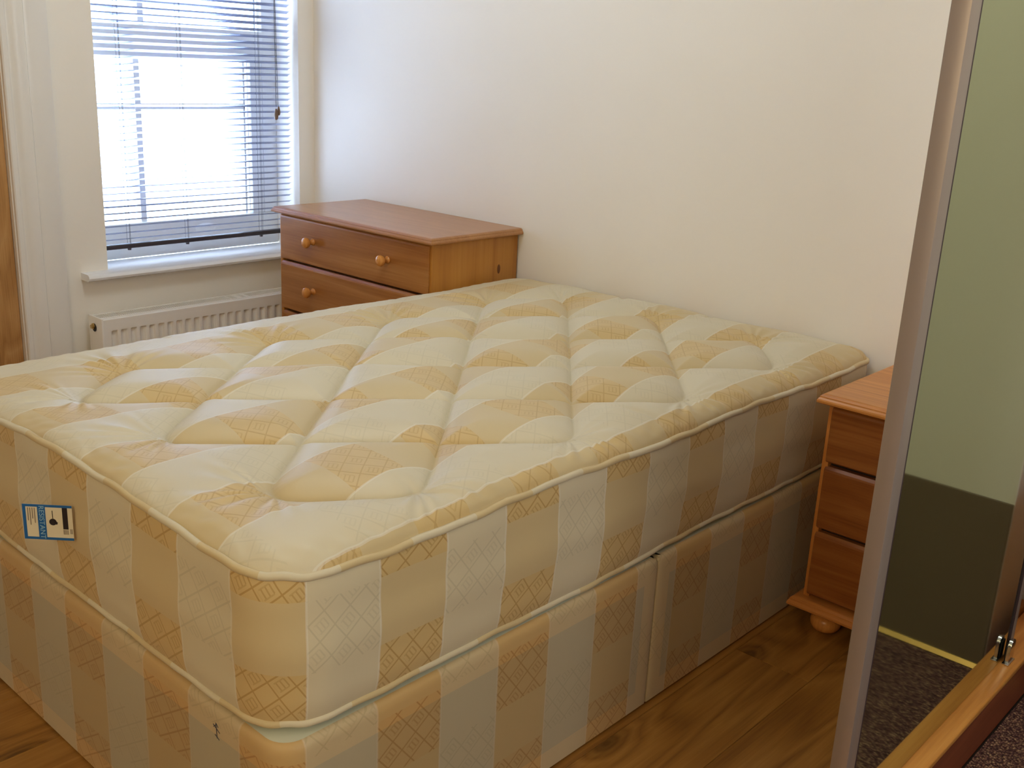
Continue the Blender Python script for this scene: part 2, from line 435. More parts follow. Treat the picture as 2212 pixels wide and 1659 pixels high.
hb = bmesh.new(); lathe(hb, [(0, 0), (.016, 0), (.018, .004), (.012, .01), (0, .012)], 20, Matrix.Translation((FX1, -.42, .645)) @ Matrix.Rotation(PI/2, 4, 'Y') @ Matrix.Scale(2.6, 4, (0, 1, 0)))
Wpart(win, 'handle', hb, PV, True)

# sill board with rounded nose and horns
bm = bmesh.new()
pr = [(WX+.05, .53), (.05, .53), (.058, .5335), (.062, .5415), (.058, .55), (.05, .5545), (.0, .555), (WX+.05, .555)]
prism(bm, pr, 'y', Wy0, Wy1)
pr2 = [(0.0, .53), (.05, .53), (.058, .5335), (.062, .5415), (.058, .55), (.05, .5545), (.0, .555)]
prism(bm, pr2, 'y', Wy0-.10, Wy0); prism(bm, pr2, 'y', Wy1, -.004)
struct(mesh_obj('trim_3', bm, MAT['sill'], None, True), 'glossy white window sill board under the blind', 'window sill')

# door and its moulded architrave
dr = struct(bpy.data.objects.new('door_1', None), 'brown oak door at the far left edge', 'door'); C.objects.link(dr); dr.location = (-.03, -1.6, 0)
Wbox(dr, 'door_panel', (-.062, -.02, Dy0+.025, Dy1-.004, .006, Dz1-.005), MAT['door'], .002)
q = bmesh.new(); lathe(q, [(0, 0), (.026, 0), (.026, .006), (.01, .01), (.01, .035), (.026, .045), (.028, .058), (.018, .066), (0, .068)], 20,
                       Matrix.Translation((-.02, Dy0+.09, 1.0)) @ Matrix.Rotation(PI/2, 4, 'Y'))
Wpart(dr, 'door_knob', q, MAT['brass'], True)
bm = bmesh.new()
def arch(y_in, sgn):   # outline in (x,y): stepped and rounded moulding
    pts = [(0, y_in), (.012, y_in), (.016, y_in+sgn*.004), (.017, y_in+sgn*.016), (.013, y_in+sgn*.022), (.0135, y_in+sgn*.026),
           (.020, y_in+sgn*.034), (.0245, y_in+sgn*.046), (.026, y_in+sgn*.060), (.0245, y_in+sgn*.072), (.0195, y_in+sgn*.0765), (.0205, y_in+sgn*.080),
           (.0225, y_in+sgn*.092), (.0225, y_in+sgn*.142), (.019, y_in+sgn*.150), (0, y_in+sgn*.150)]
    return pts
prism(bm, arch(Dy1, 1), 'z', 0, Dz1+.1); prism(bm, arch(Dy0, -1), 'z', 0, Dz1+.1)
box(bm, 0, .022, Dy0, Dy1, Dz1, Dz1+.1)
struct(mesh_obj('trim_4', bm, MAT['gloss_white'], None, True), 'moulded cream architrave around the brown door', 'door frame')
bx_l = bmesh.new(); box(bx_l, WX, -.001, Dy1-.003, Dy1, 0, Dz1); box(bx_l, WX, -.001, Dy0, Dy0+.02, 0, Dz1); box(bx_l, WX, -.07, Dy0, Dy1, 0, Dz1)
struct(mesh_obj('trim_5', bx_l, MAT['gloss_white']), 'door lining behind the brown door', 'door frame')

# ------------------------------------------------------------------ venetian blind
bl = empty('venetian_blind', (-.04, -.49, 1.9), 'silver grey metal venetian blind hanging in the window, slats open', 'blind')
BX = -.04; by0, by1 = -.896, -.088
Wbox(bl, 'head_rail', (BX-.02, BX+.02, by0, by1, 1.905, 1.945), MAT['rail'], .002)
def slat_bm():
    q = bmesh.new(); n = 6; wd = .0255; rows = []
    for s_ in (0, 1):
        rows.append([])
        for k in range(n+1):
            u = k/n-.5; x = u*wd; z = .0016*(1-(2*u)**2) - (.00022 if s_ else 0)
            rows[-1].append([q.verts.new((x, yy, z)) for yy in (0, by1-by0)])
    for s_ in (0, 1):
        for k in range(n):
            a, b = rows[s_][k], rows[s_][k+1]; f = (a[0], b[0], b[1], a[1]); q.faces.new(f if s_ == 0 else f[::-1])
    for k in (0, n):
        a, b = rows[0][k], rows[1][k]; q.faces.new((a[0], a[1], b[1], b[0]) if k == 0 else (a[1], a[0], b[0], b[1]))
    return q
TILT = math.radians(-22)
pitch = .02330; z0 = .650; s0 = None; k = 0
while z0 + k*pitch < 1.90:
    if s0 is None:
        s0 = mesh_obj('slat', slat_bm(), MAT['slat'], None, True); s = s0
    else:
        s = s0.copy(); C.objects.link(s)
    s.parent = bl; s.matrix_parent_inverse = Matrix.Translation(bl.location).inverted()
    sag = random.uniform(-.0006, .0006)
    s.location = (BX, by0, z0 + k*pitch + sag); s.rotation_euler = (random.uniform(-.0012, .0012), TILT + random.uniform(-.03, .03), 0)
    k += 1
Wbox(bl, 'bottom_rail', (BX-.014, BX+.014, by0, by1, .617, .633), MAT['rail'], .003)
for yy in (-.80, -.565, -.235):
    q = bmesh.new()
    for dx in (-.0125, .0125): tube(q, [(BX+dx, yy, .63), (BX+dx, yy, 1.91)], .0006, 5)
    tube(q, [(BX, yy+.004, .63), (BX, yy+.004, 1.91)], .0007, 5)
    Wpart(bl, 'ladder_cord', q, MAT['cord'])
    q = bmesh.new(); lathe(q, [(0, -.006), (.006, -.005), (.007, 0), (.007, .003), (0, .003)], 14, Matrix.Translation((BX, yy, .614)))
    Wpart(bl, 'cord_cap', q, MAT['rail'], True)
pc = bmesh.new()
tube(pc, [(BX+.026, -.170, 1.115), (BX+.024, -.171, 1.4), (BX+.02, -.172, 1.905)], .0011, 6)
tube(pc, [(BX+.027, -.163, 1.115), (BX+.025, -.1665, 1.4), (BX+.021, -.170, 1.905)], .0011, 6)
pco = Wpart(bl, 'pull_cord', pc, MAT['cord'])
for (yy, zz, sc_) in ((-.172, 1.085, 1), (-.160, 1.098, .8)):
    q = bmesh.new(); lathe(q, [(0, .022), (.003, .021), (.0055, .012), (.0075, .004), (.0085, -.006), (.007, -.016), (.004, -.020), (0, -.021)], 16, Matrix.Translation((BX+.027, yy, zz)) @ Matrix.Scale(sc_, 4))
    tg = mesh_obj('toggle', q, MAT['toggle'], None, True); tg.parent = pco

# ------------------------------------------------------------------ radiator
ra = empty('radiator', (.08, -.55, .1), 'white ribbed panel radiator below the window sill', 'radiator')
ry0, ry1, rz0, rz1 = -1.006, -.12, .10, .410
def panel(xf, sgn):
    """pressed panel with recessed vertical channels"""
    q = bmesh.new(); ys = np.linspace(ry0+.004, ry1-.004, 640)
    zs = np.concatenate([[rz0], np.linspace(rz0+.03, rz0+.05, 5), np.linspace(.352, .374, 12), [rz1-.006, rz1-.002]])
    rows = []
    for z in zs:
        row = []
        for y in ys:
            ph = ((y - (ry0+.026)) / .0357) % 1.0
            m = 1/(1+math.exp((abs(ph-.5)-.27)*38))
            zz = 1/(1+math.exp((abs(z-(rz0+.04+.365)/2)-(.365-rz0-.04)/2)*1400))
            if y < ry0+.024 or y > ry1-.024: m = 0
            row.append(q.verts.new((xf - sgn*.011*m*zz, y, z)))
        rows.append(row)
    for a, b in zip(rows, rows[1:]):
        for i in range(len(a)-1): q.faces.new((a[i], a[i+1], b[i+1], b[i]))
    A = rows[-1]; Bk = [q.verts.new((xf-sgn*.006, v.co.y, rz1)) for v in A]
    for i in range(len(A)-1): q.faces.new((A[i], A[i+1], Bk[i+1], Bk[i]))
    D = [q.verts.new((xf-sgn*.012, v.co.y, rz0)) for v in rows[0]]; D2 = [q.verts.new((xf-sgn*.012, v.co.y, rz1)) for v in rows[0]]
    for i in range(len(A)-1):
        q.faces.new((D[i], D[i+1], D2[i+1], D2[i])); q.faces.new((D[i], D[i+1], rows[0][i+1], rows[0][i]))
        q.faces.new((Bk[i], Bk[i+1], D2[i+1], D2[i]))
    return q
Wpart(ra, 'front_panel', panel(.130, 1), MAT['rad'], True)
Wpart(ra, 'back_panel', panel(.038, -1), MAT['rad'], True)
for yy in (ry0, ry1-.002):
    q = bmesh.new(); box(q, .036, .131, yy-.003, yy+.002+.003, rz0+.01, rz1+.004, .0025)
    Wpart(ra, 'side_panel', q, MAT['rad'], True)
q = bmesh.new()
for (a, b) in ((.040, .052), (.106, .120)): box(q, a, b, ry0+.005, ry1-.005, rz1-.003, rz1+.002)
Wpart(ra, 'grille_rail', q, MAT['rad'])
q = bmesh.new(); n = 0; y = ry0+.012
while y < ry1-.01:
    wd = .0034 if not (-.455 < y < -.43 or -.485 < y < -.478 or -.415 < y < -.40) else .0078
    box(q, .052, .106, y, y+wd, rz1-.003, rz1+.001); y += .0078
tag(Wpart(ra, 'grille_bars', q, MAT['rad']), kind='stuff')
Wbox(ra, 'convector_core', (.055, .105, ry0+.01, ry1-.01, rz0+.02, rz1-.055), MAT['rad_dark'])
q = bmesh.new(); Mx = Matrix.Translation((.078, ry0-.003, .375)) @ Matrix.Rotation(PI/2, 4, 'X')
lathe(q, [(0, 0), (.0145, 0), (.0145, .0015), (0, .002)], 20, Mx); Wpart(ra, 'port', q, MAT['rubber'], True)
q = bmesh.new(); lathe(q, [(0, 0), (.011, 0), (.011, .006), (.007, .008), (.007, .012), (0, .013)], 8, Mx @ Matrix.Translation((-.003, .004, 0))); Wpart(ra, 'air_vent_plug', q, MAT['brass'], False)
for yy in (ry0-.018, ry1+.018):
    q = bmesh.new(); tube(q, [(.08, yy, .002), (.08, yy, .14)], .0075, 12); tube(q, [(.08, yy, .135), (.08, yy+(.02 if yy < -.5 else -.02), .135)], .008, 12)
    lathe(q, [(0, 0), (.013, 0), (.015, .01), (.015, .05), (.011, .056), (0, .056)], 16, Matrix.Translation((.08, yy, .13)))
    Wpart(ra, 'valve', q, MAT['gloss_white'], True)

# ------------------------------------------------------------------ drawer furniture
def moulded_top(x0, x1, y0, y1, z0, z1):
    """board with an ogee edge on the front and sides: stacked outlines"""
    q = bmesh.new(); h = z1-z0
    prof = [(.012, 0), (.004, .0), (0, .12), (-.0005, .3), (.001, .45), (.004, .62), (.0045, .75), (.009, .93), (.014, 1.0)]
    rings = []
    for ins, f in prof:
        z = z0+h*f
        rings.append([q.verts.new(p) for p in ((x0+ins, y1, z), (x0+ins, y0+ins, z), (x1-ins, y0+ins, z), (x1-ins, y1, z))])
    q.faces.new(rings[0]); q.faces.new(rings[-1][::-1])
    for a, b in zip(rings, rings[1:]):
        for i in range(4): q.faces.new((a[i], a[(i+1) % 4], b[(i+1) % 4], b[i]))
    return q
KN = [(0, 0), (.0115, 0), (.0125, .003), (.009, .007), (.0075, .013), (.010, .019), (.0155, .024), (.0185, .031), (.0175, .038), (.0115, .043), (0, .0445)]
def knob(parent, root, x, y, z, s=1.0):
    q = bmesh.new(); lathe(q, KN, 24, Matrix.Translation((x, y, z)) @ Matrix.Rotation(PI/2, 4, 'X') @ Matrix.Scale(s, 4))
    k = mesh_obj('knob', q, MAT['turned'], None, True); k.parent = parent
def drawer_unit(root, x0, x1, y0, zt, zb_, tt, drawers, knobs, mats, over, kz=1.0):
    """x0,x1,y0: extent of the top board; carcass inset by `over`; zt top, zb_ plinth top"""
    cx0, cx1, cy0 = x0+over, x1-over, y0+over
    q = moulded_top(x0, x1, y0, -.004, zt-tt, zt); Wpart(root, 'top', q, mats['top'], False)
    for nm, a, b in (('side_panel', cx0, cx0+.016), ('side_panel', cx1-.016, cx1)):
        Wbox(root, nm, (a, b, cy0+.004, -.008, zb_, zt-tt), mats['side'], .0015)
    Wbox(root, 'back_panel', (cx0+.016, cx1-.016, -.014, -.008, zb_, zt-tt), MAT['dark_gap'])
    Wbox(root, 'carcass', (cx0+.016, cx1-.016, cy0+.022, -.014, zb_, zt-tt-.001), MAT['dark_gap'])
    for (a, b) in drawers:
        q = bmesh.new()
        X0, X1 = cx0+.010, cx1-.010; yf, yb = cy0-.002, cy0+.0035
        prof = [(yb+.016, a), (yf+.004, a), (yf, a+.004), (yf, b-.012), (yf+.0015, b-.007), (yf+.007, b), (yb+.016, b)]
        prism(q, prof, 'x', X0, X1)
        bmesh.ops.bevel(q, geom=[e for e in q.edges if abs(e.verts[0].co.x-e.verts[1].co.x) < 1e-6 and min(e.verts[0].co.y, e.verts[1].co.y) < yf+.006], offset=.0015, segments=1, affect='EDGES')
        d = Wpart(root, 'drawer', q, mats['front'], False)
        for kx in knobs: knob(d, root, kx, yf, (a+b)/2*1.0 + .004*kz, kz)
    # plinth board
    q = moulded_top(x0-.004, x1+.004, y0-.006, -.004, zb_-.026, zb_); Wpart(root, 'plinth', q, mats['edge'], False)
    FT = [(0, 0), (.022, 0), (.031, .004), (.037, .014), (.0385, .024), (.037, .033), (.0325, .038), (.0335, .041), (.0335, .047), (.030, .051), (.030, zb_-.026), (0, zb_-.026)]
    for fx in (x0+.075, x1-.075):
        for fy in (y0+.062, -.07):
            q = bmesh.new(); lathe(q, FT, 28, Matrix.Translation((fx, fy, 0))); Wpart(root, 'foot', q, MAT['turned'], True)

ch = empty('chest_of_drawers', (.733, -.2, 0), 'wide pine chest of drawers in the corner by the window', 'chest of drawers')
drawer_unit(ch, .3114, 1.156, -.4318, .7873, .088, .021, [(.601, .764), (.416, .593), (.250, .407), (.100, .241)], (.534, .932),
            dict(top=MAT['pine_top'], side=MAT['pine_side'], front=MAT['pine_front'], edge=MAT['pine_edge']), .020)
# dark knot in the side panel
q = bmesh.new(); lathe(q, [(0, .0006), (.004, .0006), (.0055, .0002), (.0055, -.001)], 18, Matrix.Translation((1.1362, -.098, .655)) @ Matrix.Rotation(PI/2, 4, 'Y') @ Matrix.Scale(2.9, 4, (1, 0, 0)) @ Matrix.Scale(1.35, 4, (0, 1, 0)))
Wpart(ch, 'wood_knot', q, plain('pine_knot', (112, 66, 28), .5), True)

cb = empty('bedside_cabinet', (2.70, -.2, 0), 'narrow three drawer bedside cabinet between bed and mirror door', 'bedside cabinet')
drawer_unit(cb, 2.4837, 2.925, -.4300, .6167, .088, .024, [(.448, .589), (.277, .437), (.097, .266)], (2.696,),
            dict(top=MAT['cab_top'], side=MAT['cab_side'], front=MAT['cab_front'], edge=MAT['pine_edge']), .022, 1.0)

# ------------------------------------------------------------------ mirror door
md = empty('mirror_door', (2.98, -.79, .12), 'tall tinted mirror sliding door standing on the timber track board', 'mirror door')
XM = 2.985
Wbox(md, 'mirror_pane', (XM-.006, XM, -1.185, -.385, .122, 2.2), MAT['mirror'])
# near stile: pale face, dark inner seal line
Wbox(md, 'stile', (XM-.024, XM+.004, -1.222, -1.187, .122, 2.22), MAT['alu'], .002)
Wbox(md, 'seal', (XM-.010, XM+.003, -1.187, -1.1815, .122, 2.2), MAT['alu_dark'])
Wbox(md, 'stile', (XM-.024, XM+.004, -.385, -.365, .122, 2.22), MAT['alu'], .002)
Wbox(md, 'seal', (XM-.010, XM+.003, -.391, -.3851, .122, 2.2), MAT['alu_dark'])
Wbox(md, 'backing_board', (XM-.012, XM-.0065, -1.185, -.387, .122, 2.2), MAT['alu'])
# chrome end guide: a looped clip on the track board
gd = empty('door_guide', (2.99, -.40, .12), 'small chrome guide clip on the track board at the mirror corner', 'door guide')
def strap(xa, xb):
    q = bmesh.new(); ya, yb, za, zb2 = -.420, -.388, .1205, .160
    prof = [(ya, za), (yb, za)] + [((ya+yb)/2+(yb-ya)/2*math.cos(a), zb2+(yb-ya)/2*math.sin(a)) for a in np.linspace(0, PI, 13)]
    prism(q, prof, 'x', xa, xb)
    bmesh.ops.bevel(q, geom=[e for e in q.edges if abs(e.verts[0].co.x-e.verts[1].co.x) < 1e-6], offset=.001, segments=2, affect='EDGES')
    return q
Wpart(gd, 'strap', strap(XM+.0085, XM+.0155), MAT['chrome'], True)
Wbox(gd, 'roller', (XM+.0045, XM+.008, -.414, -.394, .124, .166), MAT['rubber'], .001)
Wbox(gd, 'foot_plate', (XM+.0045, XM+.0195, -.428, -.386, .1203, .1235), MAT['chrome'], .001)

# ------------------------------------------------------------------ divan base
X0, X1, YF, YH = 1.166, 2.4385, -1.9228, -.028
def S_side(x, y, r, xr=X1, yf=YF):
    """stripe index on the vertical faces"""
    cxr, cyf = xr-r, yf+r
    if x > cxr and y < cyf:
        a = math.atan2(x-cxr, cyf-y)/(PI/2)
        s0_ = (cxr-2.333)/.142; s1_ = 1+(cyf+1.877)/.139
        return s0_ + (s1_-s0_)*a
    if y <= cyf - 1e-6 + 0 and x <= cxr: return (x-2.333)/.142
    if x > xr - .05: return 1+(y+1.877)/.139
    return None
def outline(x0, x1, y0, y1, radii, step=.02):
    """rounded rectangle from the left-foot corner round; radii: foot-left, foot-right, head-right, head-left"""
    pts = []
    cs = [(x0, y0, 1, 1, PI), (x1, y0, -1, 1, 1.5*PI), (x1, y1, -1, -1, 0), (x0, y1, 1, -1, .5*PI)]
    cor = []
    for (cx, cy, sx_, sy_, a0), r in zip(cs, radii):
        n = max(2, int(r*PI/2/step*2.0)+1)
        cor.append([(cx+sx_*r+r*math.cos(a0+PI/2*i/n), cy+sy_*r+r*math.sin(a0+PI/2*i/n)) for i in range(n+1)])
    for i in range(4):
        pts += cor[i]
        a, b = cor[i][-1], cor[(i+1) % 4][0]; L = math.hypot(b[0]-a[0], b[1]-a[1]); n = int(L/step)
        pts += [(a[0]+(b[0]-a[0])*j/n, a[1]+(b[1]-a[1])*j/n) for j in range(1, n)]
    return pts
def perim_S(pts, r):
    S = [S_side(x, y, r) for x, y in pts]
    n = len(pts); out = S[:]
    # unwrapped continuation for the hidden sides
    for i in range(n):
        if out[i] is None:
            j = i-1
            out[i] = out[j] + math.hypot(pts[i][0]-pts[j][0], pts[i][1]-pts[j][1])/.141 if out[j] is not None else 0
    return out
def wall_loops(bm, loops, S, Vs, closed=True, cap_top=False, cap_bot=False, mi=(0, 0)):
    lay = bm.loops.layers.uv.verify()
    vv = [[bm.verts.new(p) for p in lp_] for lp_ in loops]; n = len(loops[0])
    for a in range(len(loops)-1):
        for i in range(n):
            j = (i+1) % n
            f = bm.faces.new((vv[a][i], vv[a][j], vv[a+1][j], vv[a+1][i]))
            sj = S[j] if abs(S[j]-S[i]) < 3 else S[i]+.1
            for lp_, uvv in zip(f.loops, ((S[i], Vs[a]), (sj, Vs[a]), (sj, Vs[a+1]), (S[i], Vs[a+1]))): lp_[lay].uv = uvv
    if cap_top: f = bm.faces.new(vv[-1]); f.material_index = mi[0]
    if cap_bot: f = bm.faces.new(vv[0][::-1]); f.material_index = mi[1]
ZB = .3552; SPLIT = -.972
db = empty('divan_base', (1.76, -.97, 0), 'cream and tan striped divan bed base in two halves', 'bed base')
for nm, (ya, yb, rad) in (('base_section', (YF, SPLIT-.0018, (.05, .05, .004, .004))), ('base_section', (SPLIT+.0018, YH, (.004, .004, .02, .02)))):
    base_o = outline(X0, X1, ya, yb, rad, .02)
    S = []
    for (x, y) in base_o:
        s = S_side(x, y, .05)
        if s is None: s = 1+(y+1.877)/.139 if abs(x-X0) < .06 else (x-2.333)/.142
        S.append(s)
    cx_, cy_ = (X0+X1)/2, (ya+yb)/2
    def inset(d, z):
        out = []
        for i, (x, y) in enumerate(base_o):
            p0, p1 = base_o[i-1], base_o[(i+1) % len(base_o)]
            tx, ty = p1[0]-p0[0], p1[1]-p0[1]; L = math.hypot(tx, ty); out.append((x-ty/L*d*1.0, y+tx/L*d, z))
        return out
    lv = [(0.004, .002), (.0, .006), (0, .06), (0, .12), (0, .2), (0, .28), (0, .335), (.0012, .345), (.005, .352), (.011, ZB)]
    bm = bmesh.new()
    wall_loops(bm, [inset(d, z) for d, z in lv], S, [z for d, z in lv], True, True, True, (1, 1))
    bmesh.ops.recalc_face_normals(bm, faces=bm.faces[:])
    Wpart(db, nm, bm, [MAT['tick_base'], MAT['platform']], True)
# pen mark on the foot end of the base
q = bmesh.new()
yy = YF-.0006
def stroke(bm, p, q_, wd, y=yy):
    (ax, az), (bx_, bz) = p, q_; L = math.hypot(bx_-ax, bz-az); nx_, nz_ = -(bz-az)/L*wd/2, (bx_-ax)/L*wd/2
    prism(bm, [(ax+nx_, az+nz_), (bx_+nx_, bz+nz_), (bx_-nx_, bz-nz_), (ax-nx_, az-nz_)], 'y', y, y+.0004)
stroke(q, (2.271, .327), (2.273, .300), .0016); stroke(q, (2.263, .3215), (2.281, .3125), .0014); stroke(q, (2.264, .317), (2.272, .325), .0012)
stroke(q, (2.267, .3045), (2.279, .2995), .0012); stroke(q, (2.272, .326), (2.277, .321), .0012)
Wpart(db, 'pen_mark', q, MAT['ink'])

# ------------------------------------------------------------------ mattress
ma = empty('mattress', (1.76, -.97, .36), 'cream and gold striped quilted double mattress on the divan', 'mattress')
mx0, mx1, my0, my1 = X0, X1, -1.926, YH
RM = .105; RH = .05
def zpipe(x, y):
    """height of the upper piping round the bed"""
    tx_ = np.clip((mx1-x)/(mx1-mx0), 0, 1); ty_ = np.clip((y-my0)/(my1-my0), 0, 1)
    foot = .620 + .026*np.clip(tx_/.5, 0, 1) - .036*np.clip((tx_-.55)/.45, 0, 1)
    head = .618 - .012*tx_
    return foot*(1-ty_)**1.0 + head*ty_ + .0035*np.sin(y*9.0+1)*np.clip(1-tx_*6, 0, 1)
def zbot(x, y):
    return .369 + .003*math.sin(y*6+x*5) + (.006 if False else 0)
# seam pattern
DX, DY = .166, .1955
CX, CY = 2.034, -1.585
nodes = lambda i, j: (CX+i*DX, CY+j*DY)
cells = set()
for i in range(-5, 2):
    for j in range(-3, 9):
        if (i+j) % 2 == 1:
            x, y = nodes(i, j)
            if 1.45 < x < 2.26 and -1.70 < y < -.30: cells.add((i, j))
def is_tip(i, j):
    return sum(1 for d in ((1, 0), (-1, 0), (0, 1), (0, -1)) if (i+d[0], j+d[1]) in cells)
segs = []; tips = []
for (i, j) in cells:
    for (a, b) in (((i+1, j), (i, j+1)), ((i, j+1), (i-1, j)), ((i-1, j), (i, j-1)), ((i, j-1), (i+1, j))):
        pa, pb = np.array(nodes(*a)), np.array(nodes(*b))
        ta, tb = is_tip(*a) == 1, is_tip(*b) == 1
        f0, f1 = (.24 if ta else 0), (.24 if tb else 0)
        segs.append((pa+(pb-pa)*f0, pb+(pa-pb)*f1))
    for d in ((1, 0), (-1, 0), (0, 1), (0, -1)):
        tnode = (i+d[0], j+d[1])
        if is_tip(*tnode) == 1:
            T = np.array(nodes(*tnode)); cpt = np.array(nodes(i, j))
            perp = ((0, 1), (0, -1)) if d[0] else ((1, 0), (-1, 0))
            A = T+(np.array(nodes(i+perp[0][0], j+perp[0][1]))-T)*.24; B = T+(np.array(nodes(i+perp[1][0], j+perp[1][1]))-T)*.24
            prev = A
            for s_ in range(1, 7):
                u = s_/6; cur = (1-u)**2*A + 2*u*(1-u)*(T*.96+cpt*.04) + u*u*B; segs.append((prev, cur)); prev = cur
            nrm = (T-cpt)/np.linalg.norm(T-cpt); tips.append((.5*(A+B)*.5+T*.5, nrm))
NXg, NYg = 440, 620
u = np.linspace(0, 1, NXg+1); v = np.linspace(0, 1, NYg+1)
# denser rows near the edges
u = u + .035*np.sin(2*PI*u)/(-1)/2*0
gx = mx0+(mx1-mx0)*u; gy = my0+(my1-my0)*v
XX, YY = np.meshgrid(gx, gy, indexing='ij'); XX = XX.copy(); YY = YY.copy()
for (cx_, cy_, sx_, sy_, rr) in ((mx0+RM, my0+RM, -1, -1, RM), (mx1-RM, my0+RM, 1, -1, RM), (mx1-RH, my1-RH, 1, 1, RH), (mx0+RM, my1-RM, -1, 1, RM)):
    a = (XX-cx_)*sx_/rr; b = (YY-cy_)*sy_/rr; msk = (a > 0) & (b > 0)
    na = a*np.sqrt(np.clip(1-b*b/2, 0, 1)); nb = b*np.sqrt(np.clip(1-a*a/2, 0, 1))
    XX = np.where(msk, cx_+sx_*na*rr, XX); YY = np.where(msk, cy_+sy_*nb*rr, YY)
P = np.stack([XX.ravel(), YY.ravel()], 1)
dmin = np.full(len(P), 9.0)
for a, b in segs:
    d = b-a; L2 = d@d
    tt_ = np.clip(((P-a)@d)/max(L2, 1e-12), 0, 1); q_ = P-a-tt_[:, None]*d
    dmin = np.minimum(dmin, np.sqrt((q_**2).sum(1)))
dmin = dmin.reshape(XX.shape)
# inside which diamonds?
ins = np.zeros(XX.shape, bool)
for (i, j) in cells:
    x, y = nodes(i, j); ins |= (np.abs(XX-x)/DX + np.abs(YY-y)/DY) < 1.0
# distance to the rounded outline
RQ = np.where((XX > 1.8) & (YY > -.9), RH, RM)
qx = np.abs(XX-(mx0+mx1)/2)-((mx1-mx0)/2-RQ); qy = np.abs(YY-(my0+my1)/2)-((my1-my0)/2-RQ)
sd = np.sqrt(np.maximum(qx, 0)**2+np.maximum(qy, 0)**2)+np.minimum(np.maximum(qx, qy), 0)-RQ
e = np.clip(-sd, 0, None)
rng = np.random.default_rng(3)
F = 1-(1-np.clip(dmin/np.where(ins, .100, .125), 0, 1))**2.7
G = np.sqrt(np.clip(1-(1-np.clip(e/.062, 0, 1))**2, 0, 1))
zp = zpipe(XX, YY)
interior = .6365 - .024*np.clip((1.75-XX)/.5, 0, 1)
Z = zp + (interior-zp)*np.clip(e/.11, 0, 1)**.7*1.0 + np.where(ins, .0285, .0265)*F*G - .0028*np.exp(-(dmin/.0055)**2)*np.clip(e/.05, 0, 1)
# low frequency unevenness
for k_ in range(14):
    fx, fy = rng.normal(0, 9, 2); Z += .0007*np.sin(fx*XX+fy*YY+rng.uniform(0, 6))
# gathers fanning out of the rounded tips
for T, nrm in tips:
    dx_, dy_ = XX-T[0], YY-T[1]; r_ = np.sqrt(dx_**2+dy_**2)+1e-6
    th = np.arctan2(dx_*(-nrm[1])+dy_*nrm[0], dx_*nrm[0]+dy_*nrm[1])
    ph = rng.uniform(0, 6)
    rip = np.sin(th*15+ph+1.5*np.sin(th*5+ph)+r_*8) * np.exp(-((r_-.075)/.062)**2) * (np.abs(th) < 1.9) * np.clip(1.9-np.abs(th), 0, 1)
    Z += np.where(ins, 0, .0026)*rip*G
# tuck creases across the far border
def crease(p, q_, depth, wd):
    global Z
    a, b = np.array(p), np.array(q_); d = b-a; L2 = d@d
    PP = np.stack([XX-a[0], YY-a[1]], -1); tt2 = np.clip((PP@d)/L2, 0, 1)
    dd = np.sqrt(((PP-tt2[..., None]*d)**2).sum(-1))
    Z -= depth*np.exp(-(dd/wd)**2)*np.sin(PI*np.clip(tt2, .05, .95))**.5
crease((1.115, -1.42), (1.22, -1.38), .010, .008); crease((1.12, -1.03), (1.235, -1.0), .010, .008)
crease((1.12, -.62), (1.22, -.62), .007, .008); crease((1.62, -.045), (1.70, -.15), .006, .010); crease((1.95, -.045), (1.98, -.14), .008, .010)
crease((2.31, -1.58), (2.42, -1.56), .006, .010); crease((2.33, -1.0), (2.42, -.96), .004, .010)
# fine pucker along the edge seam
Z += .0016*np.sin(XX*150+3*np.sin(YY*31))*np.exp(-((e-.018)/.014)**2)*(np.abs(qy) < np.abs(qx)+9)*.5
Z += .0016*np.sin(YY*140+3*np.sin(XX*27))*np.exp(-((e-.018)/.014)**2)*.7
tt3 = np.clip((YY-my0)/(my1-my0), 0, 1)
US = (XX + .075*tt3 - .0 - 2.157)/.139 + .012*np.sin(YY*7)
UV_ = YY
vid = np.arange(XX.size).reshape(XX.shape)
faces = np.stack([vid[:-1, :-1], vid[1:, :-1], vid[1:, 1:], vid[:-1, 1:]], -1).reshape(-1, 4)
me = bpy.data.meshes.new('quilted_top')
me.vertices.add(XX.size); me.vertices.foreach_set('co', np.stack([XX, YY, Z], -1).astype(np.float32).ravel())
me.loops.add(faces.size); me.loops.foreach_set('vertex_index', faces.astype(np.int32).ravel())
me.polygons.add(len(faces)); me.polygons.foreach_set('loop_start', np.arange(0, faces.size, 4, dtype=np.int32))
try: me.polygons.foreach_set('loop_total', np.full(len(faces), 4, dtype=np.int32))
except Exception: pass
uvl = me.uv_layers.new(name='UVMap')
uvl.data.foreach_set('uv', np.stack([US.ravel()[faces.ravel()], UV_.ravel()[faces.ravel()]], -1).astype(np.float32).ravel())
me.polygons.foreach_set('use_smooth', [True]*len(faces))
me.update(calc_edges=True); me.validate(); me.materials.append(MAT['tick_top'])
qt = bpy.data.objects.new('quilted_top', me); C.objects.link(qt); P_(ma, qt)

